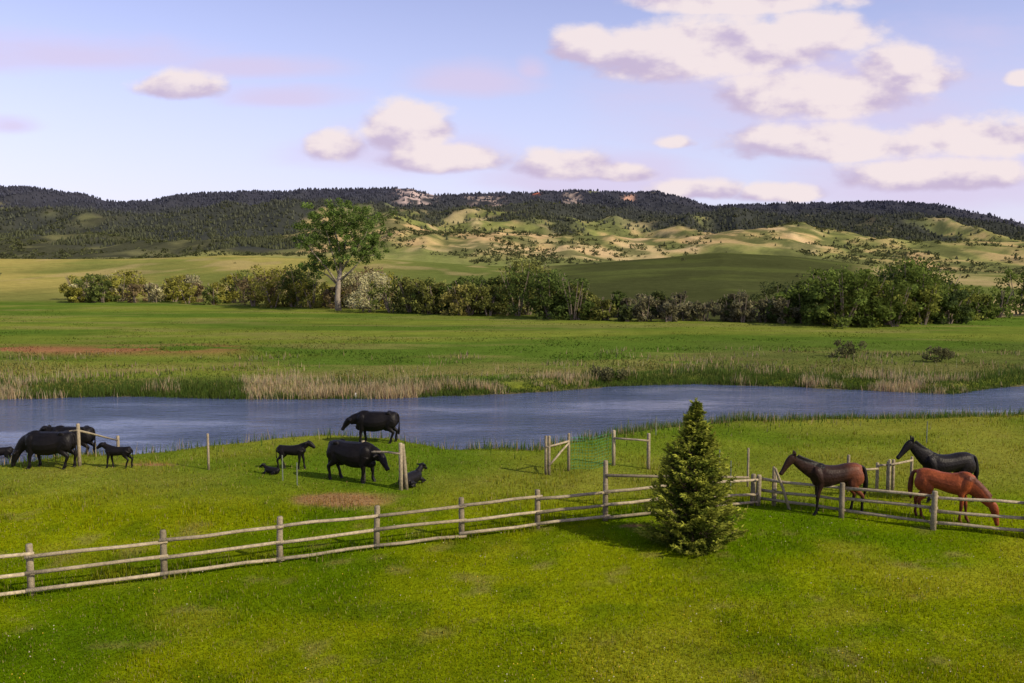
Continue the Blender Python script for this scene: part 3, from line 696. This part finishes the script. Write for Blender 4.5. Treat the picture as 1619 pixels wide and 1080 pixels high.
yy=M('MAXIMUM',sep.outputs[1],.08)
U=M('DIVIDE',sep.outputs[0],yy);W=M('DIVIDE',sep.outputs[2],yy)
cmb=N(nt,'ShaderNodeCombineXYZ');L.new(U,cmb.inputs[0]);L.new(W,cmb.inputs[1])
def noise(scale,detail,rough,off=(0,0,0),st=(1,1.7,1)):
    mp=N(nt,'ShaderNodeMapping');mp.inputs['Scale'].default_value=st;mp.inputs['Location'].default_value=off;L.new(cmb.outputs[0],mp.inputs[0])
    n=N(nt,'ShaderNodeTexNoise');n.inputs['Scale'].default_value=scale;n.inputs['Detail'].default_value=detail;n.inputs['Roughness'].default_value=rough
    L.new(mp.outputs[0],n.inputs['Vector']);return n.outputs[0]
n1=noise(13,7,.56);n1b=noise(13,4,.5,(.012,.045,0));n2=noise(3.5,5,.6,(4,1,0),(1,3.2,1))
g=bpy.data.node_groups.new('cloud_cell','ShaderNodeTree')
for nm,t in (('P','NodeSocketVector'),('C','NodeSocketVector'),('S','NodeSocketVector')): g.interface.new_socket(nm,in_out='INPUT',socket_type=t)
for nm in ('D','Lt'): g.interface.new_socket(nm,in_out='OUTPUT',socket_type='NodeSocketFloat')
gi=g.nodes.new('NodeGroupInput');go=g.nodes.new('NodeGroupOutput')
def gm(t,op,*ins):
    n=g.nodes.new(t);n.operation=op
    for i,v in enumerate(ins):
        if isinstance(v,(int,float,tuple)): n.inputs[i].default_value=v
        else: g.links.new(v,n.inputs[i])
    return n
q=gm('ShaderNodeVectorMath','SUBTRACT',gi.outputs[0],gi.outputs[1]);q=gm('ShaderNodeVectorMath','MULTIPLY',q.outputs[0],gi.outputs[2])
sp_=g.nodes.new('ShaderNodeSeparateXYZ');g.links.new(q.outputs[0],sp_.inputs[0])
neg=gm('ShaderNodeMath','MULTIPLY',sp_.outputs[1],-1.7);my=gm('ShaderNodeMath','MAXIMUM',sp_.outputs[1],neg.outputs[0])
cb=g.nodes.new('ShaderNodeCombineXYZ');g.links.new(sp_.outputs[0],cb.inputs[0]);g.links.new(my.outputs[0],cb.inputs[1])
ln=gm('ShaderNodeVectorMath','LENGTH',cb.outputs[0]);o=gm('ShaderNodeMath','SUBTRACT',1.0,ln.outputs['Value']);g.links.new(o.outputs[0],go.inputs[0])
q2=gm('ShaderNodeVectorMath','SUBTRACT',q.outputs[0],(.1,.60,0));ln2=gm('ShaderNodeVectorMath','LENGTH',q2.outputs[0]);o2=gm('ShaderNodeMath','SUBTRACT',1.0,ln2.outputs['Value']);g.links.new(o2.outputs[0],go.inputs[1])
def cells(lst):
    D=Lt=None
    for cx,cy,rx,ry in lst:
        cu=(cx-809.5)/FPX/(cp+(540-cy)/FPX*sp);cw=float(tanE(cy))
        n=nt.nodes.new('ShaderNodeGroup');n.node_tree=g;L.new(cmb.outputs[0],n.inputs[0])
        n.inputs[1].default_value=(cu,cw,0);n.inputs[2].default_value=(FPX/rx,FPX/ry,0)
        if D is None: D,Lt=n.outputs[0],n.outputs[1]
        else: D=M('MAXIMUM',D,n.outputs[0]);Lt=M('MAXIMUM',Lt,n.outputs[1])
    return D,Lt
CUM=[(1040,92,165,68),(1160,80,210,72),(1285,58,110,58),(935,80,75,46),(1170,0,230,50),
     (1300,158,185,66),(1425,122,105,56),(1330,232,220,48),(1560,222,180,52),(1480,282,200,40),
     (645,212,88,66),(530,235,62,40),(705,255,128,36),(285,140,88,34),(890,266,92,38),(1068,226,40,18),(990,276,62,22),(1105,303,98,26),(1230,308,92,24),(1620,125,35,20)]
D,Lt=cells(CUM)
Dn=M('ADD',D,M('MULTIPLY',M('SUBTRACT',n1,.50),1.45))
alpha=MR(Dn,-.03,.42)
lit=M('ADD',M('ADD',M('MULTIPLY',Lt,1.15),M('MULTIPLY',M('SUBTRACT',n1,n1b),3.6)),M('MULTIPLY',M('SUBTRACT',n1,.5),.3))
lit=MR(lit,-.30,.78)
WISP=[(130,95,340,55),(380,108,200,34),(440,158,160,30),(750,132,125,44),(840,112,36,30),(20,200,70,28),(1500,290,330,90),(1330,160,420,190),(640,245,230,70),(950,285,240,55)]
Dw,_=cells(WISP)
aw=MR(M('ADD',Dw,M('MULTIPLY',M('SUBTRACT',n2,.5),1.5)),-.05,.85)
aw=M('MULTIPLY',aw,.7)
def MIX(f,a,b_,mode='MIX'):
    n=N(nt,'ShaderNodeMix',data_type='RGBA',blend_type=mode)
    if isinstance(f,float): n.inputs[0].default_value=f
    else: L.new(f,n.inputs[0])
    for i,v in ((6,a),(7,b_)):
        if isinstance(v,tuple): n.inputs[i].default_value=v+(1,)
        else: L.new(v,n.inputs[i])
    return n.outputs[2]
base=MIX(1.0,sky.outputs[0],(2.35,1.75,1.9),'MULTIPLY')
hz=MR(W,.0,.36,1.,0.)
hz=M('MULTIPLY',hz,.7)
base=MIX(hz,base,(5.9,6.4,9.0))
base=MIX(aw,base,(7.2,6.1,8.2))
ccol=MIX(lit,(5.9,4.9,6.7),(9.2,8.0,8.0))
fin=MIX(M('MULTIPLY',alpha,.95),base,ccol)
L.new(fin,bg.inputs[0])
# ------------------------------------------------------------------ camera
cd=bpy.data.cameras.new('camera');cd.lens=36*FPX/1619;cd.sensor_width=36;cd.clip_end=20000;cd.clip_start=.1
co=bpy.data.objects.new('camera',cd);co.location=(0,0,CAMH);co.rotation_euler=(math.pi/2-PITCH,0,0);sc.collection.objects.link(co);sc.camera=co
sc.view_settings.view_transform='Standard';sc.view_settings.look='None';sc.view_settings.exposure=0
